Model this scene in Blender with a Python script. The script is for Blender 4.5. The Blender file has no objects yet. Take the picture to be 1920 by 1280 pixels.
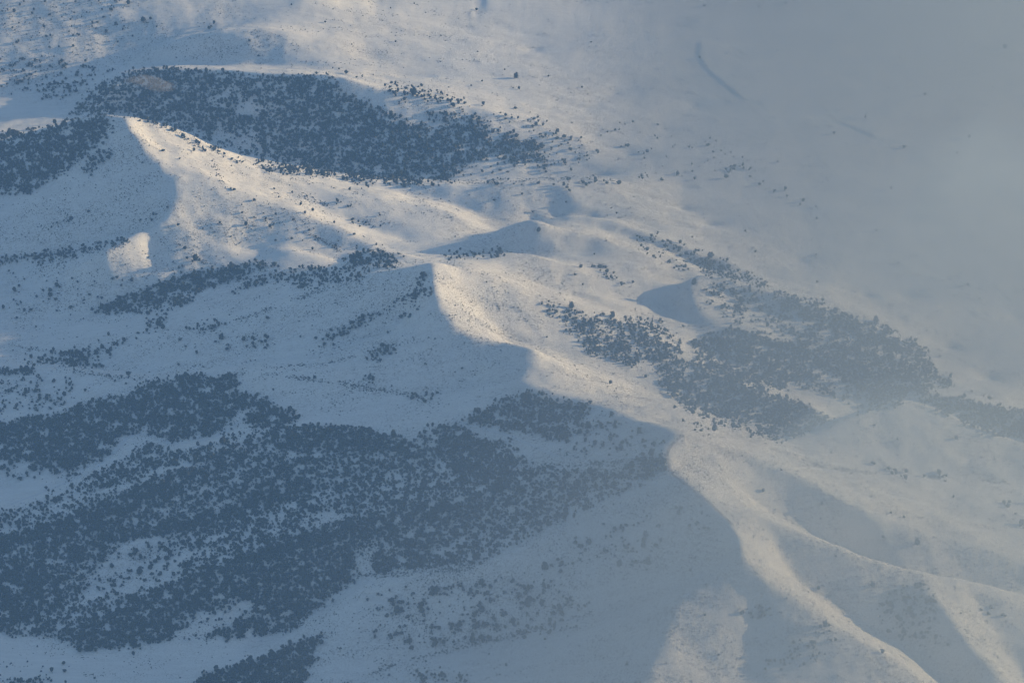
import bpy, math, random
import numpy as np

rng = np.random.default_rng(7)
random.seed(7)
scene = bpy.context.scene
COL = scene.collection

# ------------------------------------------------------------------ camera
DEP = math.radians(24.0)          # looking down from an aircraft
DIST = 5500.0
WIDE = 1150.0                     # metres across the frame at the aim point
AIM = np.array([0.0, 0.0, 60.0])
FWD = np.array([0.0, math.cos(DEP), -math.sin(DEP)])
UPV = np.array([0.0, math.sin(DEP), math.cos(DEP)])
CAM = AIM - DIST * FWD
FPX = 960.0 / (WIDE / 2 / DIST)   # focal length in pixels of the 1920-wide photograph

cam_data = bpy.data.cameras.new("camera")
cam_data.sensor_width = 36.0
cam_data.lens = 36.0 * FPX / 1920.0
cam_data.clip_start = 1.0
cam_data.clip_end = 60000.0
cam = bpy.data.objects.new("camera", cam_data)
cam.location = CAM
cam.rotation_euler = (math.pi / 2 - DEP, 0, 0)
COL.objects.link(cam)
scene.camera = cam

# ------------------------------------------------------------------ sky, sun, exposure
SUN_ELEV = math.radians(9.0)
SUN_AZ = math.radians(19.0)       # measured from +X (right of the picture) towards +Y (away)
SUN_DIR = np.array([math.cos(SUN_ELEV) * math.cos(SUN_AZ), math.cos(SUN_ELEV) * math.sin(SUN_AZ), math.sin(SUN_ELEV)])
world = bpy.data.worlds.new("World")
scene.world = world
world.use_nodes = True
wn = world.node_tree
wn.nodes.clear()
sky = wn.nodes.new("ShaderNodeTexSky")
sky.sky_type = 'NISHITA'
sky.sun_disc = False
sky.sun_elevation = SUN_ELEV
sky.sun_rotation = math.pi / 2 - SUN_AZ
sky.altitude = 1500
sky.dust_density = 1.8
sky.ozone_density = 0.6
bg = wn.nodes.new("ShaderNodeBackground")
bg.inputs["Strength"].default_value = 0.09
wo = wn.nodes.new("ShaderNodeOutputWorld")
wn.links.new(sky.outputs[0], bg.inputs[0])
wn.links.new(bg.outputs[0], wo.inputs[0])

sun_data = bpy.data.lights.new("sun", 'SUN')
sun_data.energy = 5.0
sun_data.angle = math.radians(0.5)
sun_data.color = (1.0, 0.74, 0.39)
sun = bpy.data.objects.new("sun", sun_data)
from mathutils import Vector
sun.rotation_euler = Vector(SUN_DIR).to_track_quat('Z', 'Y').to_euler()
sun.location = (3000, 700, 900)
COL.objects.link(sun)

scene.view_settings.view_transform = 'Standard'
scene.view_settings.look = 'None'
scene.view_settings.gamma = 1.0
scene.view_settings.use_curve_mapping = False
scene.view_settings.exposure = 1.2

# ------------------------------------------------------------------ pixel <-> place
def px_dir(u, v):
    u = np.asarray(u, float); v = np.asarray(v, float)
    d = FWD[None] + ((u - 960) / FPX)[:, None] * np.array([1.0, 0, 0])[None] + ((640 - v) / FPX)[:, None] * UPV[None]
    return d

def px_at(u, v, z):
    """world x, y of the point at height z seen at pixel u, v of the photograph"""
    d = px_dir(u, v)
    t = (np.asarray(z, float) - CAM[2]) / d[:, 2]
    return CAM[0] + t * d[:, 0], CAM[1] + t * d[:, 1]

def to_px(x, y, z):
    rx, ry, rz = x - CAM[0], y - CAM[1], z - CAM[2]
    dep = ry * FWD[1] + rz * FWD[2]
    up = ry * UPV[1] + rz * UPV[2]
    return 960 + FPX * rx / dep, 640 - FPX * up / dep

# ------------------------------------------------------------------ noise
def vnoise(x, y, seed):
    r = np.random.default_rng(seed)
    n = 256
    ang = r.uniform(0, 2 * math.pi, (n, n))
    gx, gy = np.cos(ang), np.sin(ang)
    xi = np.floor(x).astype(int); yi = np.floor(y).astype(int)
    fx, fy = x - xi, y - yi
    def g(ix, iy, dx, dy):
        a = ix % n; b = iy % n
        return gx[a, b] * dx + gy[a, b] * dy
    sx = fx * fx * fx * (fx * (fx * 6 - 15) + 10); sy = fy * fy * fy * (fy * (fy * 6 - 15) + 10)
    n00 = g(xi, yi, fx, fy); n10 = g(xi + 1, yi, fx - 1, fy)
    n01 = g(xi, yi + 1, fx, fy - 1); n11 = g(xi + 1, yi + 1, fx - 1, fy - 1)
    return 1.4 * ((n00 * (1 - sx) + n10 * sx) * (1 - sy) + (n01 * (1 - sx) + n11 * sx) * sy)

def fbm(x, y, seed, octv=3, gain=0.5):
    s = 0; a = 1; f = 1
    for o in range(octv):
        s = s + a * vnoise(x * f, y * f, seed + o); a *= gain; f *= 2.03
    return s

# ------------------------------------------------------------------ terrain: crests and valley floors (pixel, pixel, height in metres)
LINES = [
 # first mountain: left crest, summit, crest towards the viewer
 [(-120,292,45),(0,262,78),(80,242,105),(150,222,132),(190,213,146),(230,215,150)],
 [(268,234,132),(312,290,114)],
 [(230,215,150),(250,252,138),(285,290,124),(312,325,110),(320,355,100),(332,378,93),(300,412,84)],
 # its right shoulder, running on to the low crest before the valley
 [(230,215,150),(270,221,139),(340,243,118),(420,288,90),(500,318,68),(600,327,50),(740,341,37),(860,345,38),(1000,340,34),(1130,334,24),(1200,340,8),(1290,352,-10)],
 # gully at the foot of its shaded face
 [(300,420,75),(240,440,58),(100,478,36),(0,512,20),(-120,550,8)],
 # low hump left of it
 [(300,412,84),(230,446,78),(195,467,73),(165,487,60),(120,520,35),(40,580,15)],
 [(277,437,70),(286,490,52),(300,530,42)],
 [(332,378,93),(395,440,66),(440,455,56),(490,475,48)],
 # right flank spurs and gullies
 [(332,378,93),(400,420,75),(480,445,59),(560,465,51),(640,492,46)],
 [(400,372,88),(500,422,67),(600,456,52),(680,475,44)],
 [(325,340,106),(350,318,110),(420,345,96),(500,380,79),(570,402,69),(640,430,60),(720,463,46)],
 [(400,292,98),(480,340,79),(560,371,65),(620,395,55),(700,430,42),(760,450,38)],
 [(420,288,90),(560,345,62),(650,370,60),(700,360,56),(773,379,48),(853,401,40),(906,425,30)],
 [(620,332,46),(720,352,38),(790,370,30),(850,386,24),(905,405,20),(950,420,18)],
 [(1055,348,31),(1080,385,22),(1104,415,12)],[(945,350,33),(958,380,27),(972,405,19)],
 [(1020,352,30),(1030,385,20),(1045,410,12)],[(905,352,34),(905,380,28),(903,402,22)],
 [(480,484,50),(540,468,58),(600,481,54),(645,497,48)],
 # second mountain: summit, left spur, main crest
 [(805,488,150),(700,510,125),(600,545,98),(500,580,76),(400,610,58),(250,640,34),(100,650,13),(-50,655,2)],
 [(645,492,62),(680,468,90),(730,470,94),(775,478,98)],
 [(640,502,60),(520,506,55),(430,530,42),(330,545,32),(200,585,18),(50,620,4)],
 [(805,488,150),(808,540,140),(830,590,126),(880,630,116),(940,640,114),(1005,650,121),(992,690,117),(975,715,115),(1040,735,117),(1110,755,123),(1160,775,134),(1240,800,150),(1270,815,159),(1247,845,159),(1255,885,155),(1300,920,150),(1370,980,142),(1392,1040,130),(1440,1090,113),(1500,1130,96),(1560,1165,82),(1640,1212,68),(1710,1262,50),(1800,1330,30)],
 # hollow in the sunlit face of the second mountain
 [(845,515,138),(877,545,124),(908,590,107),(952,642,91),(1040,655,82)],
 # saddle between the mountains
 [(740,470,46),(800,462,44),(850,450,38),(900,438,30),(950,424,20),(1000,416,12)],
 # right spur of second mountain and the valley behind
 [(805,488,150),(870,495,138),(950,520,118),(1000,545,105),(1080,575,88),(1180,600,65),(1260,620,48)],
 [(860,489,98),(950,512,84),(1010,532,74),(1080,545,64),(1200,572,42),(1262,575,34)],
 [(830,482,84),(880,478,84),(950,468,84),(1000,480,78),(1080,500,66)],
 # middle right knolls
 [(940,425,62),(1010,408,80),(1060,430,64),(1120,443,57),(1200,470,48),(1260,512,36),(1290,545,26)],
 [(880,500,40),(960,490,50),(1040,480,52),(1110,472,50)],
 [(1060,400,45),(1130,408,40),(1210,440,30),(1290,468,20),(1380,498,12),(1440,525,0)],
 [(1120,430,36),(1200,452,26),(1290,490,12),(1350,512,6)],
 [(1310,515,55),(1370,521,52),(1440,545,42),(1520,570,34),(1600,601,20),(1700,640,4),(1745,672,-9)],
 [(1310,515,56),(1288,540,55),(1296,572,52),(1335,600,48),(1400,624,40),(1480,657,28),(1560,700,14)],
 [(1345,548,46),(1400,572,36),(1470,602,24)],
 [(1262,575,37),(1290,612,44),(1340,662,40),(1400,700,33),(1480,737,24),(1600,765,10)],
 [(1180,600,65),(1240,650,64),(1300,690,58),(1440,740,47),(1510,757,37),(1560,782,26)],
 [(1040,655,82),(1110,690,80),(1190,722,70),(1270,757,56),(1350,782,44),(1450,802,32),(1560,790,20),(1650,757,6)],
 [(1160,772,130),(1240,767,118),(1310,777,104),(1390,807,84),(1470,826,62)],
 [(1520,812,56),(1560,795,60),(1640,758,60),(1700,742,60),(1750,757,53),(1800,788,43),(1920,830,26),(2080,880,5)],
 [(1690,736,12),(1780,740,22),(1860,756,16),(1920,780,10),(2050,830,-4)],
 [(1760,775,16),(1850,812,5),(1920,842,-4),(2050,880,-12)],
 [(1430,848,92),(1520,868,64),(1600,882,47),(1700,893,32),(1800,895,22),(1920,905,10),(2080,930,0)],
 [(1720,790,51),(1770,850,36),(1800,888,24)],
 # lower right spurs
 [(1270,815,159),(1300,820,151),(1370,835,138),(1423,853,127),(1480,883,114),(1580,940,90),(1640,966,76),(1713,987,60),(1780,1010,46),(1920,1060,20),(2080,1100,0)],
 [(1385,912,116),(1400,928,107),(1440,957,90),(1500,1000,66),(1580,1042,38),(1700,1088,28),(1850,1108,8),(2080,1120,-12)],
 [(1375,975,142),(1410,952,135),(1440,970,128),(1513,1003,112),(1573,1030,98),(1640,1050,84),(1713,1066,70),(1813,1086,50),(1917,1113,30),(2080,1160,8)],
 [(1455,1025,106),(1490,1082,82),(1568,1136,57),(1655,1196,34),(1738,1246,16),(1800,1320,-2)],
 [(1713,1066,70),(1750,1115,61),(1790,1170,48),(1850,1245,28),(1900,1310,14)],
 [(1830,1130,36),(1880,1200,20),(1930,1290,4)],
 # lower left: spurs and gullies of the long shaded slope
 [(0,682,24),(100,692,30),(210,703,40),(300,712,48),(400,700,62),(450,692,75),(520,700,82),(620,692,90),(720,676,97)],
 [(0,655,4),(100,672,11),(230,697,27),(330,697,41),(480,682,62),(600,668,76),(700,625,88),(770,590,104)],
 [(60,925,3),(150,886,11),(200,857,20),(240,819,30),(330,831,37),(400,819,46),(450,796,57),(500,752,68),(600,770,71),(760,755,79),(900,715,90)],
 [(-80,1055,4),(0,1020,14),(110,975,25),(220,923,40),(307,880,55),(420,840,62),(560,810,72),(700,806,82),(765,812,90),(860,790,101),(975,728,112)],
 [(60,1160,-1),(180,1095,6),(280,1040,18),(400,985,36),(520,937,46),(650,905,60),(800,870,78),(950,835,100),(1050,800,116)],
 [(100,1190,1),(230,1128,16),(340,1085,31),(430,1050,46),(520,1015,53),(640,980,68),(760,953,86),(900,915,104),(1100,875,136),(1247,850,159)],
 [(480,1205,1),(600,1130,18),(680,1080,38),(760,1052,54),(900,998,80),(1050,945,109),(1150,912,130)],
 [(1255,885,155),(1180,925,140),(1080,975,115),(1000,1018,98),(930,1050,87),(860,1070,76),(700,1088,52),(662,1112,40),(620,1170,25),(560,1285,5),(520,1350,0)],
 [(640,1285,8),(760,1237,17),(900,1206,29),(1050,1166,48),(1180,1131,68),(1300,1085,92),(1370,1040,116)],
 [(1392,1050,126),(1340,1085,115),(1280,1120,106),(1245,1180,94),(1220,1260,81),(1200,1350,66)],
 [(1450,1112,104),(1412,1170,82),(1400,1240,66),(1390,1330,50)],
 # far left hills
 [(-150,-100,100),(0,-80,90),(200,-60,78),(350,-50,66),(450,-40,50)],
 [(0,168,3),(100,140,8),(200,118,14),(260,95,21),(330,71,29),(420,52,36),(520,20,42),(600,-20,48)],
 [(240,112,24),(330,72,46),(400,58,55),(490,50,56),(560,65,45),(640,85,31),(700,110,18)],
 [(230,125,12),(350,120,24),(500,120,28),(640,130,30),(800,150,12)],
 [(90,215,8),(150,195,16),(200,165,34),(270,130,40),(400,130,50),(500,138,58),(620,140,66),(680,158,60),(830,190,42),(1000,230,20),(1100,275,2),(1180,290,-10)],
 [(100,207,-1),(230,213,2),(340,238,-2),(480,300,-2),(600,322,-2),(740,338,-2),(860,342,-2),(1000,336,-3),(1130,330,-9)],
 # valley floors
 [(-100,1190,0),(0,1200,0),(150,1225,0),(300,1242,0),(430,1235,1)],[(-60,1300,0),(200,1330,0),(430,1330,0)],
 [(-80,910,-1),(0,915,-1),(30,912,-1)],[(-80,180,0),(0,195,0),(60,200,0),(110,195,0)],[(-80,240,0),(0,225,0),(60,212,0)],
]
PLAIN = [(1300,200,-15),(1500,100,-16),(1700,100,-18),(1900,600,-18),(1500,400,-15),(1280,400,-13),(1330,430,-14),(1000,100,-9),(900,30,-7),
 (1100,0,-14),(1400,0,-16),(1700,0,-18),(1900,0,-20),(1900,200,-20),(1900,400,-20),(1700,400,-18),(1700,300,-18),(1850,720,-16),(1960,770,-16),(1780,660,-16),
 (1620,565,-15),(1500,500,-15),(1700,560,-17),(1250,250,-13),(1150,180,-12),(1900,-80,-20),(1300,-80,-15),(900,-80,0),(700,20,10),(2100,500,-20),(2100,100,-20),(2100,-100,-20)]

GX0, GX1, GY0, GY1 = -1024.0, 1024.0, -1280.0, 1536.0
pts = []
for ln in LINES:
    a = np.array(ln, float)
    for p, q in zip(a[:-1], a[1:]):
        n = max(2, int(np.hypot(*(q - p)[:2]) / 1.5))
        t = np.linspace(0, 1, n)[:, None]
        pts.append(p * (1 - t) + q * t)
pts.append(np.array(PLAIN, float))
pts = np.concatenate(pts)
wx, wy = px_at(pts[:, 0], pts[:, 1], pts[:, 2])
wz = pts[:, 2]

def solve():
    h = None
    for cell, its in ((64, 500), (32, 350), (16, 300), (8, 260), (4, 200)):
        nx, ny = int((GX1 - GX0) / cell), int((GY1 - GY0) / cell)
        ix = ((wx - GX0) / cell).astype(int); iy = ((wy - GY0) / cell).astype(int)
        ok = (ix >= 0) & (ix < nx) & (iy >= 0) & (iy < ny)
        s = np.zeros((ny, nx)); c = np.zeros((ny, nx))
        np.add.at(s, (iy[ok], ix[ok]), wz[ok]); np.add.at(c, (iy[ok], ix[ok]), 1)
        m = c > 0
        val = np.where(m, s / np.maximum(c, 1), 0)
        if h is None:
            h = np.full((ny, nx), 10.0)
        else:
            hp = np.pad(h, 1, mode='edge')
            def up(i, j): return 0.5625 * h + 0.1875 * hp[1 + i:1 + i + h.shape[0], 1:-1] + 0.1875 * hp[1:-1, 1 + j:1 + j + h.shape[1]] + 0.0625 * hp[1 + i:1 + i + h.shape[0], 1 + j:1 + j + h.shape[1]]
            f = np.zeros((ny, nx))
            f[0::2, 0::2] = up(-1, -1); f[0::2, 1::2] = up(-1, 1); f[1::2, 0::2] = up(1, -1); f[1::2, 1::2] = up(1, 1)
            h = f
        h = np.where(m, val, h)
        for k in range(its):
            p = np.pad(h, 1, mode='edge')
            nh = 0.25 * (p[:-2, 1:-1] + p[2:, 1:-1] + p[1:-1, :-2] + p[1:-1, 2:])
            h = np.where(m, val, nh)
    return h

def blur(h, sig):
    r = int(3 * sig) + 1
    k = np.exp(-0.5 * (np.arange(-r, r + 1) / sig) ** 2); k /= k.sum()
    p = np.pad(h, ((r, r), (0, 0)), mode='edge'); h = sum(k[i] * p[i:i + h.shape[0]] for i in range(2 * r + 1))
    p = np.pad(h, ((0, 0), (r, r)), mode='edge'); return sum(k[i] * p[:, i:i + h.shape[1]] for i in range(2 * r + 1))

BASE = blur(solve(), 1.25)

def grid_at(g, x, y, cell=4.0):
    fx = np.clip((x - GX0) / cell - 0.5, 0, g.shape[1] - 1.001); fy = np.clip((y - GY0) / cell - 0.5, 0, g.shape[0] - 1.001)
    ix = fx.astype(int); iy = fy.astype(int); tx = fx - ix; ty = fy - iy
    return (g[iy, ix] * (1 - tx) + g[iy, ix + 1] * tx) * (1 - ty) + (g[iy + 1, ix] * (1 - tx) + g[iy + 1, ix + 1] * tx) * ty

gy_, gx_ = np.gradient(BASE, 4.0)
EAST = blur(np.clip(-gx_ / 0.15, 0, 1), 5)
STEEP = blur(np.clip(np.hypot(gx_, gy_) / 0.35, 0, 1), 4)

# scarps cut by streams in the plain: foot line in pixels, step height
SCARPS = [([(893,-20),(897,3),(908,18),(898,34),(868,52)], 2.6), ([(1305,78),(1302,108),(1316,130),(1345,155),(1390,190)], 1.3), ([(1560,225),(1600,240),(1640,258)], 1.3)]
def seg_dist(x, y, line):
    best = np.full(x.shape, 1e9); side = np.zeros(x.shape); along = np.zeros(x.shape)
    for k, ((ax, ay), (bx, by)) in enumerate(zip(line[:-1], line[1:])):
        dx, dy = bx - ax, by - ay; L2 = dx * dx + dy * dy
        t = np.clip(((x - ax) * dx + (y - ay) * dy) / L2, 0, 1)
        d = np.hypot(x - ax - t * dx, y - ay - t * dy)
        sd = -np.sign((x - ax) * dy - (y - ay) * dx)
        b = d < best
        best = np.where(b, d, best); side = np.where(b, sd, side); along = np.where(b, k + t, along)
    return best, side, along
SCW = []
for l, hgt in SCARPS:
    a = np.array(l, float); x, y = px_at(a[:, 0], a[:, 1], np.full(len(a), -13.0)); SCW.append((list(zip(x, y)), hgt))

def height(x, y):
    h = grid_at(BASE, x, y)
    st = grid_at(STEEP, x, y)
    h = h + (0.4 + 3.0 * st) * fbm(x / 70, y / 70, 11, 3, 0.45)
    # rills running down the flanks (roughly along x)
    ea = 0.2 + 0.8 * grid_at(EAST, x, y)
    h = h + ea * st * 1.1 * fbm(x / 80, y / 36, 23, 2, 0.5)
    h = h + ea * st * 0.5 * fbm(x / 42, y / 15, 27, 2, 0.5)
    h = h + (0.12 + 0.25 * st) * fbm(x / 9, y / 9, 31, 2, 0.5)
    for line, hgt in SCW:
        xs = [p[0] for p in line]; ys = [p[1] for p in line]
        m = (x > min(xs) - 300) & (x < max(xs) + 300) & (y > min(ys) - 300) & (y < max(ys) + 300)
        if m.any():
            d, s, al = seg_dist(x[m], y[m], line)
            sd = d * s
            endf = np.clip(np.minimum(al, len(line) - 1 - al) / 0.25, 0, 1)
            step = 1 / (1 + np.exp(-np.clip((sd - 4) / 1.3, -30, 30)))
            hh = h.copy(); hh[m] = h[m] + hgt * endf * step * np.exp(-np.maximum(sd, 0) / 70.0); h = hh
    # far beyond the frame: rolling country
    out = np.clip(np.maximum(np.maximum(np.abs(x) - 1000, np.maximum(y - 1500, -1250 - y)), 0) / 900, 0, 1)
    far = -5 + 70 * np.clip(fbm(x / 900, y / 900, 51, 3), 0, 1)
    return h * (1 - out) + far * out

# ------------------------------------------------------------------ node helpers
def material(name):
    m = bpy.data.materials.new(name); m.use_nodes = True
    nt = m.node_tree; nt.nodes.clear()
    out = nt.nodes.new("ShaderNodeOutputMaterial")
    b = nt.nodes.new("ShaderNodeBsdfPrincipled")
    nt.links.new(b.outputs[0], out.inputs[0])
    return m, nt, b

def nnode(nt, kind, **kw):
    n = nt.nodes.new(kind)
    for k, v in kw.items(): setattr(n, k, v)
    return n

def noise_tex(nt, scale, detail=3, vec=None, rough=0.55):
    n = nnode(nt, "ShaderNodeTexNoise"); n.inputs["Scale"].default_value = scale; n.inputs["Detail"].default_value = detail; n.inputs["Roughness"].default_value = rough
    if vec is not None: nt.links.new(vec, n.inputs["Vector"])
    return n

def ramp(nt, src, stops):
    r = nnode(nt, "ShaderNodeValToRGB")
    els = r.color_ramp.elements
    while len(els) < len(stops): els.new(0.5)
    for e, (p, c) in zip(els, stops):
        e.position = p; e.color = (c[0], c[1], c[2], 1) if isinstance(c, tuple) else (c, c, c, 1)
    nt.links.new(src, r.inputs[0])
    return r

def mixc(nt, fac, a, b):
    m = nnode(nt, "ShaderNodeMix", data_type='RGBA')
    nt.links.new(fac, m.inputs[0])
    for sock, v in ((m.inputs[6], a), (m.inputs[7], b)):
        if isinstance(v, tuple): sock.default_value = (*v, 1)
        else: nt.links.new(v, sock)
    return m.outputs[2]

SNOW, nt, b = material("snow_over_sagebrush")
geo = nnode(nt, "ShaderNodeNewGeometry")
P = geo.outputs["Position"]
att = nnode(nt, "ShaderNodeAttribute"); att.attribute_name = "brush"
n1 = noise_tex(nt, 0.55, 3, P, 0.6)          # twigs poking through, ~2 m
n2 = noise_tex(nt, 0.022, 4, P)              # patches of thin snow
n3 = noise_tex(nt, 0.16, 3, P)
mp = nnode(nt, "ShaderNodeMapping"); mp.inputs["Scale"].default_value = (0.03, 0.16, 0.1); nt.links.new(P, mp.inputs[0])
n4 = noise_tex(nt, 1.0, 3, mp.outputs[0])    # wind streaks
s1 = ramp(nt, n1.outputs[0], [(0.46, 0.0), (0.66, 1.0)])
s2 = ramp(nt, n2.outputs[0], [(0.34, 0.35), (0.62, 1.0)])
s3 = ramp(nt, n3.outputs[0], [(0.36, 0.2), (0.66, 1.0)])
def mul(a, bb):
    m = nnode(nt, "ShaderNodeMath", operation='MULTIPLY')
    nt.links.new(a, m.inputs[0])
    if isinstance(bb, float): m.inputs[1].default_value = bb
    else: nt.links.new(bb, m.inputs[1])
    return m.outputs[0]
f = mul(mul(mul(s1.outputs[0], s2.outputs[0]), s3.outputs[0]), att.outputs["Fac"])
base = ramp(nt, n4.outputs[0], [(0.3, (0.735, 0.715, 0.685)), (0.7, (0.815, 0.795, 0.76))])
col = mixc(nt, f, base.outputs[0], (0.16, 0.13, 0.10))
nt.links.new(col, b.inputs["Base Color"])
b.inputs["Roughness"].default_value = 0.9
b.inputs["Specular IOR Level"].default_value = 0.15
bump = nnode(nt, "ShaderNodeBump"); bump.inputs["Strength"].default_value = 0.6; bump.inputs["Distance"].default_value = 0.5
nb = noise_tex(nt, 0.35, 4, P)
nt.links.new(nb.outputs[0], bump.inputs["Height"]); nt.links.new(bump.outputs[0], b.inputs["Normal"])

def tree_mat(name, lo, hi):
    m, nt, b = material(name)
    g = nnode(nt, "ShaderNodeNewGeometry")
    n = noise_tex(nt, 0.09, 2, g.outputs["Position"]); n2_ = noise_tex(nt, 1.6, 2, g.outputs["Position"])
    mm = nnode(nt, "ShaderNodeMath", operation='MULTIPLY_ADD'); mm.inputs[1].default_value = 0.5; 
    nt.links.new(n2_.outputs[0], mm.inputs[0]); 
    hm = nnode(nt, "ShaderNodeMath", operation='MULTIPLY'); hm.inputs[1].default_value = 0.5; nt.links.new(n.outputs[0], hm.inputs[0])
    nt.links.new(hm.outputs[0], mm.inputs[2])
    r = ramp(nt, mm.outputs[0], [(0.35, lo), (0.65, hi)])
    nt.links.new(r.outputs[0], b.inputs["Base Color"])
    b.inputs["Roughness"].default_value = 0.85; b.inputs["Specular IOR Level"].default_value = 0.1
    return m
CROWN = tree_mat("juniper_foliage", (0.018, 0.024, 0.018), (0.042, 0.043, 0.028))
BARK = tree_mat("juniper_bark", (0.06, 0.045, 0.035), (0.12, 0.09, 0.07))
TWIG = tree_mat("sagebrush_twigs", (0.07, 0.065, 0.055), (0.14, 0.125, 0.10))
TRACK, nt, b = material("packed_snow_track")
g = nnode(nt, "ShaderNodeNewGeometry"); n = noise_tex(nt, 0.5, 3, g.outputs["Position"])
r = ramp(nt, n.outputs[0], [(0.35, (0.60, 0.595, 0.59)), (0.7, (0.74, 0.74, 0.745))]); nt.links.new(r.outputs[0], b.inputs["Base Color"]); b.inputs["Roughness"].default_value = 0.85

CUT_SHADE, nt, b = material("track_cut_shade")  # shade inside the crest track's cut, painted as a dark mottled tone
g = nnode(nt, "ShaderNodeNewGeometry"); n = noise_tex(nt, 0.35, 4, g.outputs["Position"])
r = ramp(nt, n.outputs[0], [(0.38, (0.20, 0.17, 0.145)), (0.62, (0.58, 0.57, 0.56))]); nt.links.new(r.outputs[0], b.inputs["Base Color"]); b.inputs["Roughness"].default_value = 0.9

def mesh_obj(name, v, faces_flat, n_per, mat, smooth=False, parent=None):
    me = bpy.data.meshes.new(name)
    nf = len(faces_flat) // n_per
    me.vertices.add(len(v)); me.vertices.foreach_set("co", np.asarray(v, np.float32).ravel())
    me.loops.add(nf * n_per); me.loops.foreach_set("vertex_index", np.asarray(faces_flat, np.int32).ravel())
    me.polygons.add(nf); me.polygons.foreach_set("loop_start", np.arange(0, nf * n_per, n_per, dtype=np.int32))
    me.polygons.foreach_set("loop_total", np.full(nf, n_per, np.int32))
    if smooth: me.polygons.foreach_set("use_smooth", np.ones(nf, bool))
    me.materials.append(mat); me.update(calc_edges=True)
    o = bpy.data.objects.new(name, me); COL.objects.link(o)
    if parent: o.parent = parent
    return o

# ------------------------------------------------------------------ the ground
def stretched(c0, c1, step, far, n):
    core = np.arange(c0, c1 + 0.1, step)
    k = np.arange(1, n + 1) / n
    off = step * n * k * 0.6 + (far - step * n * 0.6) * k ** 3
    return np.concatenate([c0 - off[::-1], core, c1 + off])
xs = stretched(-700, 700, 2.8, 7000, 42)
ys = stretched(-1020, 1150, 4.0, 7000, 42)
X, Y = np.meshgrid(xs, ys)
Z = height(X.ravel(), Y.ravel()).reshape(X.shape)
nx, ny = len(xs), len(ys)
idx = np.arange(nx * ny).reshape(ny, nx)
quads = np.stack([idx[:-1, :-1], idx[:-1, 1:], idx[1:, 1:], idx[1:, :-1]], -1).reshape(-1)
ground = mesh_obj("terrain", np.stack([X, Y, Z], -1).reshape(-1, 3), quads, 4, SNOW, smooth=True)
ground["kind"] = "structure"

def ground_z(x, y):
    ix = np.clip(np.searchsorted(xs, x) - 1, 0, nx - 2); iy = np.clip(np.searchsorted(ys, y) - 1, 0, ny - 2)
    tx = (x - xs[ix]) / (xs[ix + 1] - xs[ix]); ty = (y - ys[iy]) / (ys[iy + 1] - ys[iy])
    return (Z[iy, ix] * (1 - tx) + Z[iy, ix + 1] * tx) * (1 - ty) + (Z[iy + 1, ix] * (1 - tx) + Z[iy + 1, ix + 1] * tx) * ty

def cast(u, v):
    """first ground point seen at the pixels"""
    d = px_dir(u, v); d /= np.linalg.norm(d, axis=1)[:, None]
    t = (190.0 - CAM[2]) / d[:, 2]
    done = np.zeros(len(t), bool)
    for k in range(260):
        p = CAM + t[:, None] * d
        gap = p[:, 2] - ground_z(p[:, 0], p[:, 1])
        done |= gap < 0.15
        t = np.where(done, t, t + np.clip(gap * 0.9, 0.3, 12.0))
        if done.all(): break
    p = CAM + t[:, None] * d
    return p[:, 0], p[:, 1]

# ------------------------------------------------------------------ where trees grow (trees per 1000 square pixels of the photograph)
GROW = []
def grow(val, *poly):   # stands cut by the frame run on beyond it
    GROW.append((val, [(u - 170 if u <= 0 else (u + 170 if u >= 1920 else u), v - 50 if v <= 0 else (v + 90 if v >= 1280 else v)) for u, v in poly]))
grow(2,(0,0),(230,0),(240,30),(215,70),(120,90),(60,90),(0,85))
grow(9,(0,92),(130,110),(220,125),(190,150),(120,170),(0,165))
grow(14,(80,160),(115,150),(170,145),(150,165),(115,182),(80,182))
grow(4,(195,0),(235,20),(235,60),(215,85),(190,60),(140,50),(130,30),(180,25))
grow(1.2,(250,10),(420,40),(400,60),(260,55))
grow(17,(150,190),(185,155),(250,130),(340,125),(470,140),(620,138),(640,168),(720,205),(780,235),(860,230),(930,240),(1000,262),(1080,300),(1000,310),(920,290),(880,320),(840,345),(740,343),(600,327),(500,318),(420,288),(340,243),(270,220),(230,213),(130,213))
grow(0,(385,188),(440,160),(452,165),(398,197))
grow(5,(430,185),(480,180),(490,210),(450,220))
grow(10,(340,240),(480,245),(505,318),(470,320),(420,296),(345,268))
grow(14,(720,155),(800,165),(880,190),(870,200),(780,185),(730,170))
grow(12,(765,205),(880,210),(935,235),(860,232),(790,218))
grow(0.6,(645,152),(720,165),(830,192),(870,205),(800,205),(820,230),(775,232),(720,200),(670,180))
grow(6,(880,190),(1000,210),(1090,260),(1140,290),(1080,300),(1000,250),(940,215))
grow(7,(1000,262),(1090,280),(1100,310),(1020,300))
grow(3,(840,340),(880,300),(960,300),(1060,310),(1000,335))
grow(1.6,(1090,210),(1280,230),(1420,300),(1420,330),(1300,330),(1180,290))
grow(10,(1355,300),(1395,298),(1410,315),(1370,325))
grow(3.5,(1200,310),(1290,300),(1300,335),(1200,335))
grow(0.5,(860,110),(1000,130),(1150,150),(1150,190),(950,185),(850,150))
grow(5,(620,125),(680,125),(690,145),(630,140))
grow(5,(1430,340),(1480,355),(1540,385),(1540,395),(1480,375),(1420,350))
grow(20,(0,262),(80,240),(150,222),(205,222),(210,235),(180,270),(120,320),(50,360),(0,368))
grow(18,(160,310),(170,290),(210,275),(205,290),(180,305),(165,325))
grow(12,(80,425),(140,403),(145,408),(85,430))
grow(14,(0,500),(100,470),(240,440),(250,445),(110,485),(30,510),(0,535))
grow(5,(260,415),(300,390),(320,375),(310,395))
grow(1.2,(40,480),(200,520),(300,500),(400,490),(330,540),(200,570),(60,600),(0,580))
grow(8,(70,545),(110,530),(115,560),(80,562))
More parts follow.
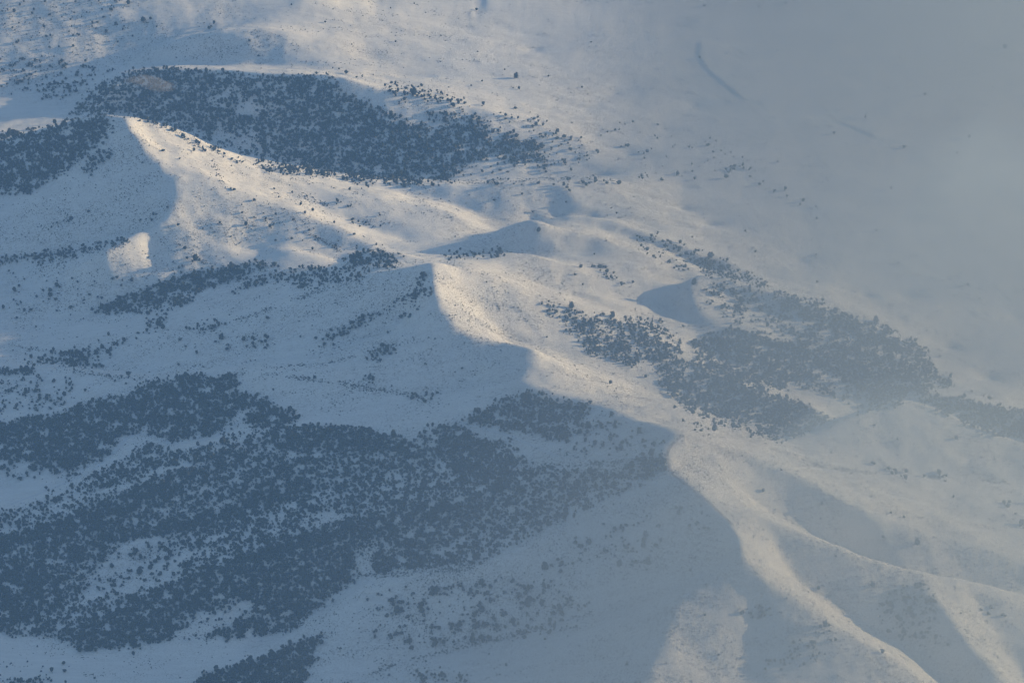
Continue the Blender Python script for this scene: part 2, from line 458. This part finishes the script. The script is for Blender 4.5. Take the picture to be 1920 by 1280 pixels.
grow(6,(20,570),(40,560),(65,590),(20,578))
grow(3,(300,500),(360,480),(420,490),(350,510))
grow(18,(165,585),(220,560),(300,530),(400,500),(480,490),(520,493),(450,515),(370,545),(330,575),(240,585),(200,585))
grow(11,(270,600),(275,580),(320,560),(330,575),(300,610),(280,620))
grow(9,(335,565),(360,558),(358,570),(338,572))
grow(13,(435,545),(450,525),(520,505),(600,497),(700,500),(690,515),(600,540),(560,540),(540,520),(470,535),(440,550))
grow(17,(640,487),(680,468),(760,475),(740,495),(650,497))
grow(12,(830,475),(950,465),(930,480),(840,482))
grow(0.8,(380,340),(560,350),(720,380),(740,460),(640,480),(480,440),(400,420))
grow(4,(480,395),(520,395),(520,425),(480,420))
grow(9,(630,372),(665,380),(660,390),(632,380))
grow(7,(650,405),(690,410),(680,420),(650,415))
grow(8,(660,345),(695,345),(690,352),(660,352))
grow(13,(775,530),(800,500),(803,555),(770,560),(720,580),(690,600),(620,640),(600,655),(610,630),(680,590),(740,570))
grow(9,(755,585),(785,570),(795,590),(760,600))
grow(12,(690,680),(700,650),(745,648),(700,685))
grow(12,(685,710),(700,700),(710,705),(690,715))
grow(12,(765,740),(820,732),(800,745),(770,746))
grow(12,(355,615),(370,608),(425,598),(410,610),(365,622))
grow(9,(450,630),(510,625),(520,640),(470,655))
grow(8,(400,640),(420,632),(415,645))
grow(7,(545,635),(570,628),(575,640))
grow(4,(420,645),(440,645),(440,655),(425,655))
grow(7,(225,635),(270,605),(280,610),(235,640))
grow(13,(40,668),(150,655),(220,640),(210,655),(160,670),(205,685),(150,690),(100,680),(45,680))
grow(20,(0,682),(60,690),(65,700),(0,708))
grow(9,(0,705),(60,700),(140,710),(150,730),(100,770),(0,800))
grow(18,(0,830),(60,790),(140,760),(200,745),(250,735),(255,715),(290,710),(380,700),(400,710),(440,700),(440,730),(480,740),(560,775),(550,790),(480,800),(440,780),(425,800),(330,825),(240,810),(200,850),(100,890),(60,860),(0,860))
grow(9,(225,705),(330,705),(330,712),(240,715))
grow(0.5,(150,705),(230,708),(248,725),(240,740),(170,730))
grow(5,(0,860),(60,860),(110,890),(60,895),(0,880))
grow(7,(0,862),(60,866),(120,880),(190,866),(150,896),(60,893),(0,884))
grow(7,(80,915),(140,905),(215,870),(215,905),(150,920),(60,948))
# the long shaded slope
grow(13,(0,1025),(110,975),(220,925),(310,880),(430,835),(500,800),(580,795),(690,800),(765,825),(840,790),(880,800),(960,830),(1000,870),(960,930),(900,985),(800,1040),(700,1075),(640,1060),(560,1060),(430,1070),(330,1110),(250,1150),(120,1190),(0,1180))
grow(16,(980,730),(1110,757),(1060,830),(1000,810),(900,795),(865,785))
grow(7,(1110,760),(1250,830),(1240,880),(1150,880),(1050,850),(1060,820))
grow(12,(1000,870),(1150,885),(1240,880),(1230,890),(1100,950),(1000,1000),(900,1050),(800,1065),(900,985),(960,930))
grow(18,(1200,850),(1245,860),(1245,885),(1200,880))
for band in (((0,1030),(110,978),(220,926),(310,882),(430,840),(480,850),(400,885),(300,935),(150,1000),(0,1065)),
             ((100,1045),(190,1000),(290,983),(420,950),(560,905),(560,925),(430,975),(300,1005),(190,1025)),
             ((200,1140),(340,1085),(430,1050),(520,1015),(640,980),(760,953),(880,930),(880,950),(760,985),(660,1010),(540,1045),(430,1075),(330,1120)),
             ((500,800),(580,796),(690,802),(765,828),(760,850),(640,835),(520,840)), ((850,800),(930,830),(980,880),(940,920),(860,900),(820,840)),
             ((540,1060),(640,1060),(720,1070),(860,1050),(860,1035),(700,1045),(560,1030)), ((0,1040),(80,1050),(110,1090),(40,1170),(0,1180)),
             ((0,820),(120,770),(260,738),(300,760),(160,800),(0,850))):
    grow(26, *band)
grow(3,(230,1010),(320,1000),(330,1010),(260,1040),(200,1110),(140,1140),(170,1080))
grow(7,(250,1040),(300,1030),(370,1030),(350,1070),(280,1100),(200,1130))
grow(5,(600,960),(640,950),(640,985),(590,985))
grow(6,(660,1040),(700,1030),(700,1075),(665,1080))
grow(4,(350,1030),(430,1015),(420,1025),(350,1040))
grow(16,(110,1190),(230,1130),(340,1085),(480,1050),(640,1000),(660,1090),(600,1130),(540,1180),(470,1190),(430,1195),(350,1190),(240,1210),(150,1215))
grow(4,(330,1160),(400,1140),(470,1120),(480,1150),(380,1190),(330,1195))
grow(0.2,(0,1190),(100,1200),(150,1222),(330,1200),(470,1215),(460,1240),(300,1275),(0,1280))
grow(19,(300,1280),(380,1260),(480,1235),(560,1200),(600,1190),(545,1280),(535,1320),(280,1320))
grow(10,(0,1270),(90,1260),(120,1280),(120,1310),(0,1310))
grow(0.5,(110,903),(150,884),(198,850),(212,826),(240,811),(268,805),(310,821),(350,823),(415,803),(442,779),(482,751),(489,757),(450,792),(420,816),(350,837),(310,835),(268,819),(225,833),(206,857),(155,896),(115,911))
grow(15,(215,868),(270,829),(330,844),(400,830),(445,805),(450,835),(380,855),(300,873),(225,908),(150,918),(140,905))
grow(1.5,(217,908),(300,876),(400,857),(406,863),(310,885),(225,919))
grow(11,(0,975),(60,950),(150,922),(215,915),(205,930),(100,976),(0,1015))
grow(0,(0,885),(70,912),(100,905),(95,915),(0,962))
grow(0,(838,781),(905,793),(962,811),(1042,846),(1110,854),(1170,851),(1172,866),(1040,864),(950,828),(885,810)); grow(0,(840,785),(900,797),(960,815),(1040,850),(1110,858),(1170,855),(1170,862),(1040,860),(950,824),(890,807))
grow(5.5,(700,1110),(860,1090),(1000,1080),(1100,1130),(1060,1180),(900,1200),(760,1220),(700,1200))
grow(2.2,(1050,1020),(1130,980),(1200,950),(1260,1000),(1200,1040),(1100,1060),(1000,1080))
grow(4,(1150,1020),(1240,1010),(1220,1060),(1130,1080))
grow(4,(1260,920),(1330,960),(1340,1000),(1280,990))
grow(9,(1000,1165),(1100,1170),(960,1200),(940,1190))
grow(10,(780,1250),(870,1260),(860,1290),(760,1290))
grow(10,(1390,1140),(1450,1130),(1470,1155),(1400,1160))
grow(9,(1520,1170),(1550,1165),(1575,1195),(1555,1195))
grow(9,(1650,1120),(1720,1085),(1775,1110),(1750,1150),(1770,1210),(1680,1200),(1640,1160))
grow(6,(1480,1190),(1560,1210),(1540,1240),(1430,1250))
grow(7,(1810,1130),(1850,1130),(1900,1160),(1860,1150))
grow(5,(1610,865),(1650,865),(1700,885),(1790,890),(1770,900),(1700,895))
grow(3,(1870,930),(1920,960),(1915,985),(1880,960))
grow(11.5,(1010,560),(1030,565),(1080,580),(1180,590),(1240,600),(1270,640),(1280,660),(1230,680),(1150,670),(1100,650),(1060,610))
grow(14,(1080,600),(1180,600),(1250,620),(1260,670),(1190,682),(1100,660))
grow(15,(1235,670),(1300,670),(1420,730),(1480,745),(1560,780),(1500,815),(1460,825),(1390,805),(1300,775),(1240,720))
grow(17,(1295,640),(1380,612),(1480,640),(1640,600),(1730,650),(1760,700),(1790,720),(1700,740),(1620,760),(1560,740),(1500,720),(1430,730),(1330,690))
grow(10.5,(1325,537),(1380,530),(1440,555),(1540,590),(1640,610),(1600,640),(1420,618),(1360,590),(1330,560))
grow(17,(1440,545),(1540,567),(1660,617),(1735,665),(1640,640),(1500,590))
grow(9,(1520,690),(1570,700),(1640,750),(1600,760),(1540,720))
grow(1,(1258,600),(1292,602),(1292,640),(1276,648))
grow(9,(1190,430),(1260,450),(1340,475),(1440,525),(1440,545),(1340,530),(1260,495),(1200,465))
grow(15,(1290,470),(1440,527),(1430,537),(1320,505))
grow(8,(1100,495),(1140,490),(1180,525),(1190,540),(1150,530))
grow(4,(1070,500),(1100,495),(1110,510))
grow(7,(1130,375),(1180,395),(1185,410),(1140,400))
grow(16,(1710,742),(1780,742),(1860,760),(1920,780),(1960,800),(1960,845),(1920,832),(1850,810),(1800,785),(1740,757))
grow(14,(1590,775),(1640,757),(1690,744),(1705,755),(1650,765))
grow(7,(1800,720),(1850,735),(1865,755),(1820,745))
grow(7,(1305,785),(1340,800),(1330,810),(1300,800))
grow(7,(860,344),(1000,339),(1140,332),(1160,337),(1000,345))
grow(5,(1030,347),(1110,352),(1105,359))

RC = 4
OX, OY = 180, 60
RW, RH = 2280 // RC + 10, 1460 // RC + 10
ru, rv = np.meshgrid((np.arange(RW) + 0.5) * RC - OX, (np.arange(RH) + 0.5) * RC - OY)
DENS = np.zeros((RH, RW)) + 0.06
def in_poly(u, v, poly):
    res = np.zeros(u.shape, bool); n = len(poly)
    for i in range(n):
        x1, y1 = poly[i]; x2, y2 = poly[(i + 1) % n]
        if y1 == y2: continue
        c = ((y1 > v) != (y2 > v)) & (u < (x2 - x1) * (v - y1) / (y2 - y1) + x1)
        res ^= c
    return res
# ragged stand edges
ju = 3.5 * fbm(ru / 24, rv / 18, 71, 3); jv = 2.5 * fbm(ru / 26, rv / 20, 81, 3)
for val, poly in GROW:
    DENS[in_poly(ru + ju, rv + jv, poly)] = val

# throw candidate positions in picture cells, keep according to density and a clumping noise
cand = 600000
cu = rng.uniform(-170, 2090, cand); cv = rng.uniform(-50, 1370, cand)
area = 2260 * 1420 / 1000.0
ju2 = np.clip(((cu + OX + rng.normal(0, 4.6, cand)) / RC).astype(int), 0, RW - 1); jv2 = np.clip(((cv + OY - 3.5 + rng.normal(0, 3.0, cand)) / RC).astype(int), 0, RH - 1)
dd = DENS[jv2, ju2]
dd = np.where(dd > 9, np.minimum(15 + (dd - 9) * 10.0, 125), dd * 1.7)
clump = 1 + 1.7 * fbm(cu / 20, cv / 13, 91, 2, 0.7)
clump = np.where(dd > 30, np.clip(clump + 0.3, 0.14, 1.6), np.clip(1 + 2.2 * (clump - 1), 0, 3.0))
keep = rng.uniform(0, 1, cand) < dd * clump * area / cand
cu, cv, dd = cu[keep], cv[keep], dd[keep]
tx, ty = cast(cu, cv)
inside = (np.abs(tx) < 900) & (ty > -1200) & (ty < 1400)
tx, ty, dd = tx[inside], ty[inside], dd[inside]
tz = ground_z(tx, ty)
NT = len(tx)
rad = np.where(dd > 14, rng.gamma(7, 0.205, NT), rng.gamma(6, 0.275, NT)); rad = np.clip(rad, 0.55, 3.8)
hgt = rad * rng.uniform(1.3, 2.6, NT)
rot = rng.uniform(0, 2 * math.pi, NT)

# ------------------------------------------------------------------ juniper shapes: lumpy crown of leaf clumps, short trunk
ICO_V = None
def ico():
    t = (1 + 5 ** 0.5) / 2
    v = np.array([(-1,t,0),(1,t,0),(-1,-t,0),(1,-t,0),(0,-1,t),(0,1,t),(0,-1,-t),(0,1,-t),(t,0,-1),(t,0,1),(-t,0,-1),(-t,0,1)], float)
    v /= np.linalg.norm(v[0])
    f = np.array([(0,11,5),(0,5,1),(0,1,7),(0,7,10),(0,10,11),(1,5,9),(5,11,4),(11,10,2),(10,7,6),(7,1,8),(3,9,4),(3,4,2),(3,2,6),(3,6,8),(3,8,9),(4,9,5),(2,4,11),(6,2,10),(8,6,7),(9,8,1)])
    return v, f
def crown_proto(seed, lumps, sprays=26):
    """crown of radius about 1 and height 1, base at z = 0.08"""
    r = np.random.default_rng(seed); V = []; F = []; n = 0
    iv_, if_ = ico()
    for k in range(lumps):
        if k == 0: c = np.array([0, 0, 0.45]); s = np.array([0.86, 0.86, 0.46])
        else:
            a = 2.4 * k + r.uniform(-.5, .5); zz = r.uniform(0.2, 0.86); w = (1 - abs(zz - 0.35) * 1.1)
            c = np.array([math.cos(a) * 0.62 * w, math.sin(a) * 0.62 * w, zz]); q = r.uniform(0.26, 0.44); s = np.array([q, q, q * 0.52])
        v = iv_ * r.uniform(0.62, 1.34, (12, 1)) * s + c
        v[:, 2] = np.maximum(v[:, 2], 0.06)
        V.append(v); F.append(if_ + n); n += 12
    # loose sprays of leaf-sized faces around the crown
    for k in range(sprays):
        a = r.uniform(0, 6.28); zz = r.uniform(0.12, 0.98); rr = 0.95 * math.sqrt(max(0.05, 1 - ((zz - 0.4) / 0.66) ** 2))
        c = np.array([math.cos(a) * rr, math.sin(a) * rr, zz])
        v = c + r.normal(0, 1, (3, 3)) * np.array([0.13, 0.13, 0.09])
        V.append(v); F.append(np.array([[0, 1, 2]]) + n); n += 3
    return np.concatenate(V), np.concatenate(F)
def trunk_proto(seed):
    r = np.random.default_rng(seed); V = []; F = []
    for j, (zz, w) in enumerate(((-0.08, 0.10), (0.18, 0.075), (0.5, 0.04))):
        for k in range(5):
            a = k * 2 * math.pi / 5; V.append((math.cos(a) * w + 0.02 * j * r.uniform(-1, 1), math.sin(a) * w, zz))
    for j in range(2):
        for k in range(5):
            a, b_, c, d = j * 5 + k, j * 5 + (k + 1) % 5, j * 5 + 5 + (k + 1) % 5, j * 5 + 5 + k
            F += [(a, b_, c), (a, c, d)]
    # two limbs
    for s in (-1, 1):
        n = len(V); V += [(0, 0.03, 0.2), (0, -0.03, 0.2), (0.02, 0, 0.25), (0.4 * s, 0.1 * s, 0.5)]
        F += [(n, n + 1, n + 3), (n + 1, n + 2, n + 3), (n + 2, n, n + 3)]
    return np.array(V, float), np.array(F)
BIG = [crown_proto(100 + k, 9) for k in range(6)]
SMALL = [crown_proto(200 + k, 1, 6) for k in range(6)]
TRUNK = [trunk_proto(300 + k) for k in range(3)]

# the 300 that show largest become trees of their own
dist = np.sqrt((tx - CAM[0]) ** 2 + (ty - CAM[1]) ** 2 + (tz - CAM[2]) ** 2)
fu, fv = to_px(tx, ty, tz)
onframe = (fu > 4) & (fu < 1916) & (fv > 8) & (fv < 1276)
order = np.argsort(-(rad * hgt / dist ** 2) * onframe)
solo = order[:300]

def zone(u, v):
    """where a tree stands, in words"""
    if u > 840 and v < 345: return "on the hazy plain beyond the wooded hill"
    if v < 122 or (u < 230 and v < 190): return "on the snowy hills at the top left"
    if u > 230 and v < 346 and not (u < 500 and v > 318): return "on the wooded hill behind the peak"
    if u < 330 and v < 375: return "on the shaded left side of the pointed peak"
    if u > 1240 and v < 620: return "around the curved bright rim by the plain"
    if u > 1000 and v < 830 and (u > 1240 or v < 690): return "on the misty knolls before the plain"
    if v < 480 and u > 330: return "on the sunlit flank of the pointed peak"
    if v < 600: return "in the gully below the pointed peak"
    if v < 700 and u > 440: return "on the slope left of the middle summit"
    if v < 700: return "beside the pale gully left of the middle summit"
    if u > 1380: return "on the misty spurs at the lower right"
    if u > 1190 and v > 880: return "on the shaded face left of the lower crest"
    if u > 940 and v < 1000: return "just left of the crest track"
    if u > 640 and v > 1070: return "on the open slope at the bottom middle"
    if u < 560 and v < 800: return "in the stand above the winding snowy track"
    if u < 480 and v < 905: return "close beside the winding snowy track"
    if v > 1225: return "in the stand at the very bottom edge"
    if v > 1120: return "in the forest tongue beside the valley floor"
    if u < 200: return "in the forest at the left edge"
    if u < 420 and v > 980: return "around the lower left snowy opening"
    if u < 640 and v > 980: return "in the forest below the snowy opening"
    if v < 860: return "along the top edge of the big shaded forest"
    if u < 640: return "in the middle of the big shaded forest"
    return "in the right half of the big shaded forest"
nn = np.full(NT, 1e9)
for k in solo:
    q = np.hypot(tx - tx[k], ty - ty[k]); q[k] = 1e9; nn[k] = q.min()
def tree_label(k):
    ratio = hgt[k] / rad[k]
    shape = "tall" if ratio > 2.2 else ("low" if ratio < 1.7 else "round")
    near = "standing alone" if nn[k] > 9 else ("among neighbours" if nn[k] < 3.2 else "ringed by snow")
    size = "huge" if rad[k] > np.quantile(rad[solo], 0.8) else "broad"
    z_ = zone(fu[k], fv[k])
    return size + " " + shape + " juniper " + near + " " + z_, "large junipers " + z_

crown_mesh = []; trunk_mesh = []
def proto_mesh(name, vf, mat):
    me = bpy.data.meshes.new(name); me.from_pydata([tuple(p) for p in vf[0]], [], [tuple(int(i) for i in f_) for f_ in vf[1]]); me.materials.append(mat); me.update(); return me
crown_mesh = [proto_mesh("crown", p, CROWN) for p in BIG]
trunk_mesh = [proto_mesh("trunk", p, BARK) for p in TRUNK]
for i, k in enumerate(solo):
    e = bpy.data.objects.new("juniper_tree", None); e.empty_display_size = 1
    e.location = (tx[k], ty[k], tz[k]); e.rotation_euler = (0, 0, rot[k]); e.scale = (rad[k], rad[k], hgt[k])
    COL.objects.link(e)
    lab, grp = tree_label(k)
    e["label"] = lab; e["category"] = "tree"; e["group"] = grp
    c = bpy.data.objects.new("crown", crown_mesh[i % 6]); c.parent = e; COL.objects.link(c)
    t_ = bpy.data.objects.new("trunk", trunk_mesh[i % 3]); t_.parent = e; COL.objects.link(t_)

# all the others as one woodland
def scatter(protos, x, y, z, r_, h_, ro, which):
    V = []; F = []; n = 0
    for w, (pv, pf) in enumerate(protos):
        s = which == w
        if not s.any(): continue
        c, sn = np.cos(ro[s])[:, None], np.sin(ro[s])[:, None]
        vx = (pv[None, :, 0] * c - pv[None, :, 1] * sn) * r_[s][:, None] + x[s][:, None]
        vy = (pv[None, :, 0] * sn + pv[None, :, 1] * c) * r_[s][:, None] + y[s][:, None]
        vz = pv[None, :, 2] * h_[s][:, None] + z[s][:, None]
        V.append(np.stack([vx, vy, vz], -1).reshape(-1, 3))
        m = s.sum()
        F.append((pf[None] + (np.arange(m) * len(pv))[:, None, None] + n).reshape(-1)); n += m * len(pv)
    return np.concatenate(V), np.concatenate(F)
rest = np.ones(NT, bool); rest[solo] = False
V, F = scatter(SMALL, tx[rest], ty[rest], tz[rest], rad[rest], hgt[rest], rot[rest], rng.integers(0, 6, rest.sum()))
wood = mesh_obj("juniper_woodland", V, F, 3, CROWN)
wood["kind"] = "stuff"; wood["label"] = "dark juniper woodland covering the shaded slopes and hills"; wood["category"] = "woodland"

# ------------------------------------------------------------------ sagebrush poking through the snow
NB = 210000
bu = rng.uniform(-120, 2040, NB); bv = rng.uniform(-40, 1340, NB)
bx, by = cast(bu, bv)
k = fbm(bx / 70, by / 28, 131, 3) * 1.5 + grid_at(STEEP, bx, by) * 0.8 - 0.35
k = k + 0.45 * in_poly(bu, bv, ((0,0),(240,0),(300,90),(420,60),(380,125),(200,130),(0,170)))
k = k - 0.45 * in_poly(bu, bv, ((225,213),(345,240),(430,300),(520,350),(470,400),(400,400),(325,365),(300,300)))
ok = (rng.uniform(0, 1, NB) < np.clip(k, 0.03, 1)) & (np.abs(bx) < 950) & (by < 1400)
for poly in (((0,885),(75,912),(0,962)), ((0,180),(150,180),(130,215),(0,255))):
    ok &= ~in_poly(bu, bv, poly)
bx, by = bx[ok], by[ok]
# rows of taller brush along gullies and old fence lines
BRUSH = [[(440,602),(550,562),(640,532),(760,493),(803,488)],[(450,690),(600,683),(700,660),(790,630)],[(1500,866),(1600,883),(1700,893),(1800,895),(1920,906)],
 [(640,1283),(760,1237),(900,1205),(1050,1165),(1120,1148)],[(620,1080),(740,1078),(860,1068),(930,1050)],[(100,692),(210,704),(300,711)],[(240,455),(150,480),(60,512)],
 [(560,365),(640,395),(700,425)],[(390,290),(410,330),(425,352)],[(250,935),(330,895),(430,850)],[(640,985),(520,1018),(430,1052)],[(0,640),(60,655),(130,665)],[(330,455),(360,480),(400,500)],
 [(700,1080),(880,1060)],[(1060,850),(1190,890)],[(640,470),(560,430),(500,410)],[(950,880),(1100,870),(1240,860)],[(500,700),(640,720),(800,745)],[(1130,330),(1000,337),(870,343)]]
gu, gv, gr = [], [], []
for l in BRUSH:
    a = np.array(l, float); d = np.concatenate([[0], np.cumsum(np.hypot(*(a[1:] - a[:-1]).T))]); m = int(d[-1] * 1.3)
    q = rng.uniform(0, d[-1], m)
    q = q[rng.uniform(0, 1, m) < np.clip(0.55 + 0.9 * fbm(q / 40, q * 0 + d[-1], 77, 2), 0, 1)]
    gu.append(np.interp(q, d, a[:, 0]) + rng.normal(0, 3.0, len(q))); gv.append(np.interp(q, d, a[:, 1]) + rng.normal(0, 2.6, len(q)))
gx2, gy2 = cast(np.concatenate(gu), np.concatenate(gv))
n_small = len(bx)
bx = np.concatenate([bx, gx2]); by = np.concatenate([by, gy2])
bz = ground_z(bx, by)
nbush = len(bx)
br = rng.gamma(5, 0.09, nbush) + 0.12
br[n_small:] += rng.uniform(0.0, 0.6, nbush - n_small)
def bush_proto(seed):
    r = np.random.default_rng(seed)
    ring = [(math.cos(a) * r.uniform(.7, 1.2), math.sin(a) * r.uniform(.7, 1.2), r.uniform(-0.1, 0.2)) for a in np.arange(5) * 2 * math.pi / 5]
    v = np.array(ring + [(r.uniform(-.3, .3), r.uniform(-.3, .3), 1.0)])
    f = [(i, (i + 1) % 5, 5) for i in range(5)]
    return v, np.array(f)
V, F = scatter([bush_proto(400 + i) for i in range(5)], bx, by, bz, br, br * rng.uniform(0.7, 1.3, nbush), rng.uniform(0, 6.28, nbush), rng.integers(0, 5, nbush))
sage = mesh_obj("sagebrush", V, F, 3, TWIG)
sage["kind"] = "stuff"; sage["label"] = "small bare sagebrush poking through the snow on the slopes"; sage["category"] = "bushes"

# how much dry brush shows in the snow
bru = np.clip(0.25 + 0.75 * grid_at(STEEP, X.ravel(), Y.ravel()) + 0.6 * fbm(X.ravel() / 110, Y.ravel() / 60, 141, 3), 0.03, 1.3)
at = ground.data.attributes.new("brush", 'FLOAT', 'POINT'); at.data.foreach_set("value", bru.astype(np.float32))

# ------------------------------------------------------------------ tracks
def track(name, pix, width, label, mat=None):
    a = np.array(pix, float)
    d = np.concatenate([[0], np.cumsum(np.hypot(*(a[1:] - a[:-1]).T))]); s = np.arange(0, d[-1], 3.0)
    u = np.interp(s, d, a[:, 0]); v = np.interp(s, d, a[:, 1])
    for _ in range(3):
        u[1:-1] = (u[:-2] + 2 * u[1:-1] + u[2:]) / 4; v[1:-1] = (v[:-2] + 2 * v[1:-1] + v[2:]) / 4
    x, y = cast(u, v)
    for _ in range(4):
        x[1:-1] = (x[:-2] + 2 * x[1:-1] + x[2:]) / 4; y[1:-1] = (y[:-2] + 2 * y[1:-1] + y[2:]) / 4
    tx_, ty_ = np.gradient(x), np.gradient(y); L = np.hypot(tx_, ty_) + 1e-6
    nx_, ny_ = -ty_ / L, tx_ / L
    V = []; 
    for o in (-0.5, -0.25, 0, 0.25, 0.5):
        px_, py_ = x + nx_ * o * width, y + ny_ * o * width
        V.append(np.stack([px_, py_, ground_z(px_, py_) + 0.10], -1))
    n = len(x); V = np.concatenate(V); F = []
    for c in range(4):
        for i in range(n - 1):
            F += [c * n + i, (c + 1) * n + i, (c + 1) * n + i + 1, c * n + i + 1]
    o = mesh_obj(name, V, F, 4, mat or TRACK, smooth=True); o["kind"] = "structure"; o["label"] = label
track("track", [(1282,814),(1268,826),(1256,836),(1250,850),(1253,870),(1260,888),(1300,918),(1340,950),(1375,985)], 3.2, "narrow track cut along the sunlit crest, its shade painted dark", CUT_SHADE)
track("track", [(845,787),(900,800),(960,818),(1040,854),(1110,859),(1170,858),(1240,856)], 3.4, "pale snowy track crossing the shaded wooded slope")
track("track", [(20,945),(90,918),(160,890),(200,862),(240,819),(270,813),(330,834),(400,821),(445,795),(490,752)], 4.2, "winding snowy track through the shaded wood")

# ------------------------------------------------------------------ air
def vol_mat(name, density, color, aniso):
    m = bpy.data.materials.new(name); m.use_nodes = True; nt = m.node_tree; nt.nodes.clear()
    out = nt.nodes.new("ShaderNodeOutputMaterial"); v = nt.nodes.new("ShaderNodeVolumePrincipled")
    v.inputs["Density"].default_value = density; v.inputs["Color"].default_value = (*color, 1); v.inputs["Anisotropy"].default_value = aniso
    nt.links.new(v.outputs[0], out.inputs["Volume"]); return m
HAZE = vol_mat("haze_air", 7.5e-5, (0.175, 0.405, 1.0), 0.1)
zlo = float(Z.min()) - 1.0
zhi = CAM[2] + 60
bxs = (-7050, 7050, -7950, 8100)
bxs = (xs[0] - 5, xs[-1] + 5, ys[0] - 5, ys[-1] + 5)
V = [(bxs[i], bxs[2 + j], zz) for zz in (zlo, zhi) for j in (0, 1) for i in (0, 1)]
F = [0,2,3,1, 4,5,7,6, 0,1,5,4, 1,3,7,5, 3,2,6,7, 2,0,4,6]
hz = mesh_obj("haze", V, F, 4, HAZE); hz["kind"] = "stuff"; hz["label"] = "blue winter haze filling the air"

# bank of thin mist floating over the right half, growing thicker to the right
MIST = vol_mat("mist_air", 2.1e-3, (0.57, 0.745, 1.0), 0.1)
prof = []
for i in range(25):
    t = i / 24; x = -120 + 690 * t
    s = np.clip((x + 120) / 500, 0, 1); prof.append((x, 0.5 + 300 * s * s * (3 - 2 * s)))
prof.append((640, 120.0)); prof.append((690, 1.0))
Y0, Y1, Z0 = -4200.0, 400.0, 900.0
V = []
SK = 0.13
rows = np.linspace(Y0, Y1, 31); m = len(prof)
V = []
PX, PY = np.meshgrid([p[0] for p in prof], rows)
Q = 1 + 0.32 * fbm(PX / 260.0, PY / 330.0, 161, 3)
for zi in (0, 1):
    for j, y in enumerate(rows):
        for i, (x, t) in enumerate(prof):
            q = float(Q[j, i])
            V.append((x + SK * (y + 1800), y, Z0 + (zi * max(0.3, t * q))))
F = []; N = m * len(rows)
for j in range(len(rows) - 1):
    for i in range(m - 1):
        k0 = j * m + i
        F += [k0, k0 + m, k0 + m + 1, k0 + 1, N + k0, N + k0 + 1, N + k0 + m + 1, N + k0 + m]
for j in range(len(rows) - 1):
    k0 = j * m; F += [k0, N + k0, N + k0 + m, k0 + m]
    k0 = j * m + m - 1; F += [k0, k0 + m, N + k0 + m, N + k0]
for i in range(m - 1):
    F += [i, i + 1, N + i + 1, N + i]
    k0 = (len(rows) - 1) * m + i; F += [k0, N + k0, N + k0 + 1, k0 + 1]
ms = mesh_obj("mist_bank", V, F, 4, MIST); ms["kind"] = "stuff"; ms["label"] = "bank of thin pale mist drifting over the right side"

# a small scrap of cloud drifting over the far wood
wv, wf = ico()
wx_, wy_ = px_at([285], [156], [95.0])
WISP = vol_mat("wisp_air", 0.009, (1.0, 0.95, 0.9), 0.2)
Vw = []; Fw = []; n = 0
for dx, dy, dz, a, b_, c in ((0, 0, 0, 30, 16, 8),):
    bmv = []
    for i in range(9):
        for j in range(16):
            th = math.pi * i / 8; ph = 2 * math.pi * j / 16
            k = 1 + 0.25 * math.sin(3 * ph + i) + 0.12 * math.sin(5 * ph - 2 * i)
            if i in (0, 8): k = 1
            bmv.append((wx_[0] + a * k * math.sin(th) * math.cos(ph), wy_[0] + b_ * k * math.sin(th) * math.sin(ph), 95 + c * math.cos(th) - 0.35 * a * math.sin(th) * math.cos(ph) * 0.6))
    Vw += bmv
    for i in range(8):
        for j in range(16):
            Fw += [i * 16 + j, (i + 1) * 16 + j, (i + 1) * 16 + (j + 1) % 16, i * 16 + (j + 1) % 16]
wi = mesh_obj("cloud_wisp", Vw, Fw, 4, WISP, smooth=True)
wi["kind"] = "stuff"; wi["label"] = "small pale scrap of cloud over the far wooded hill"
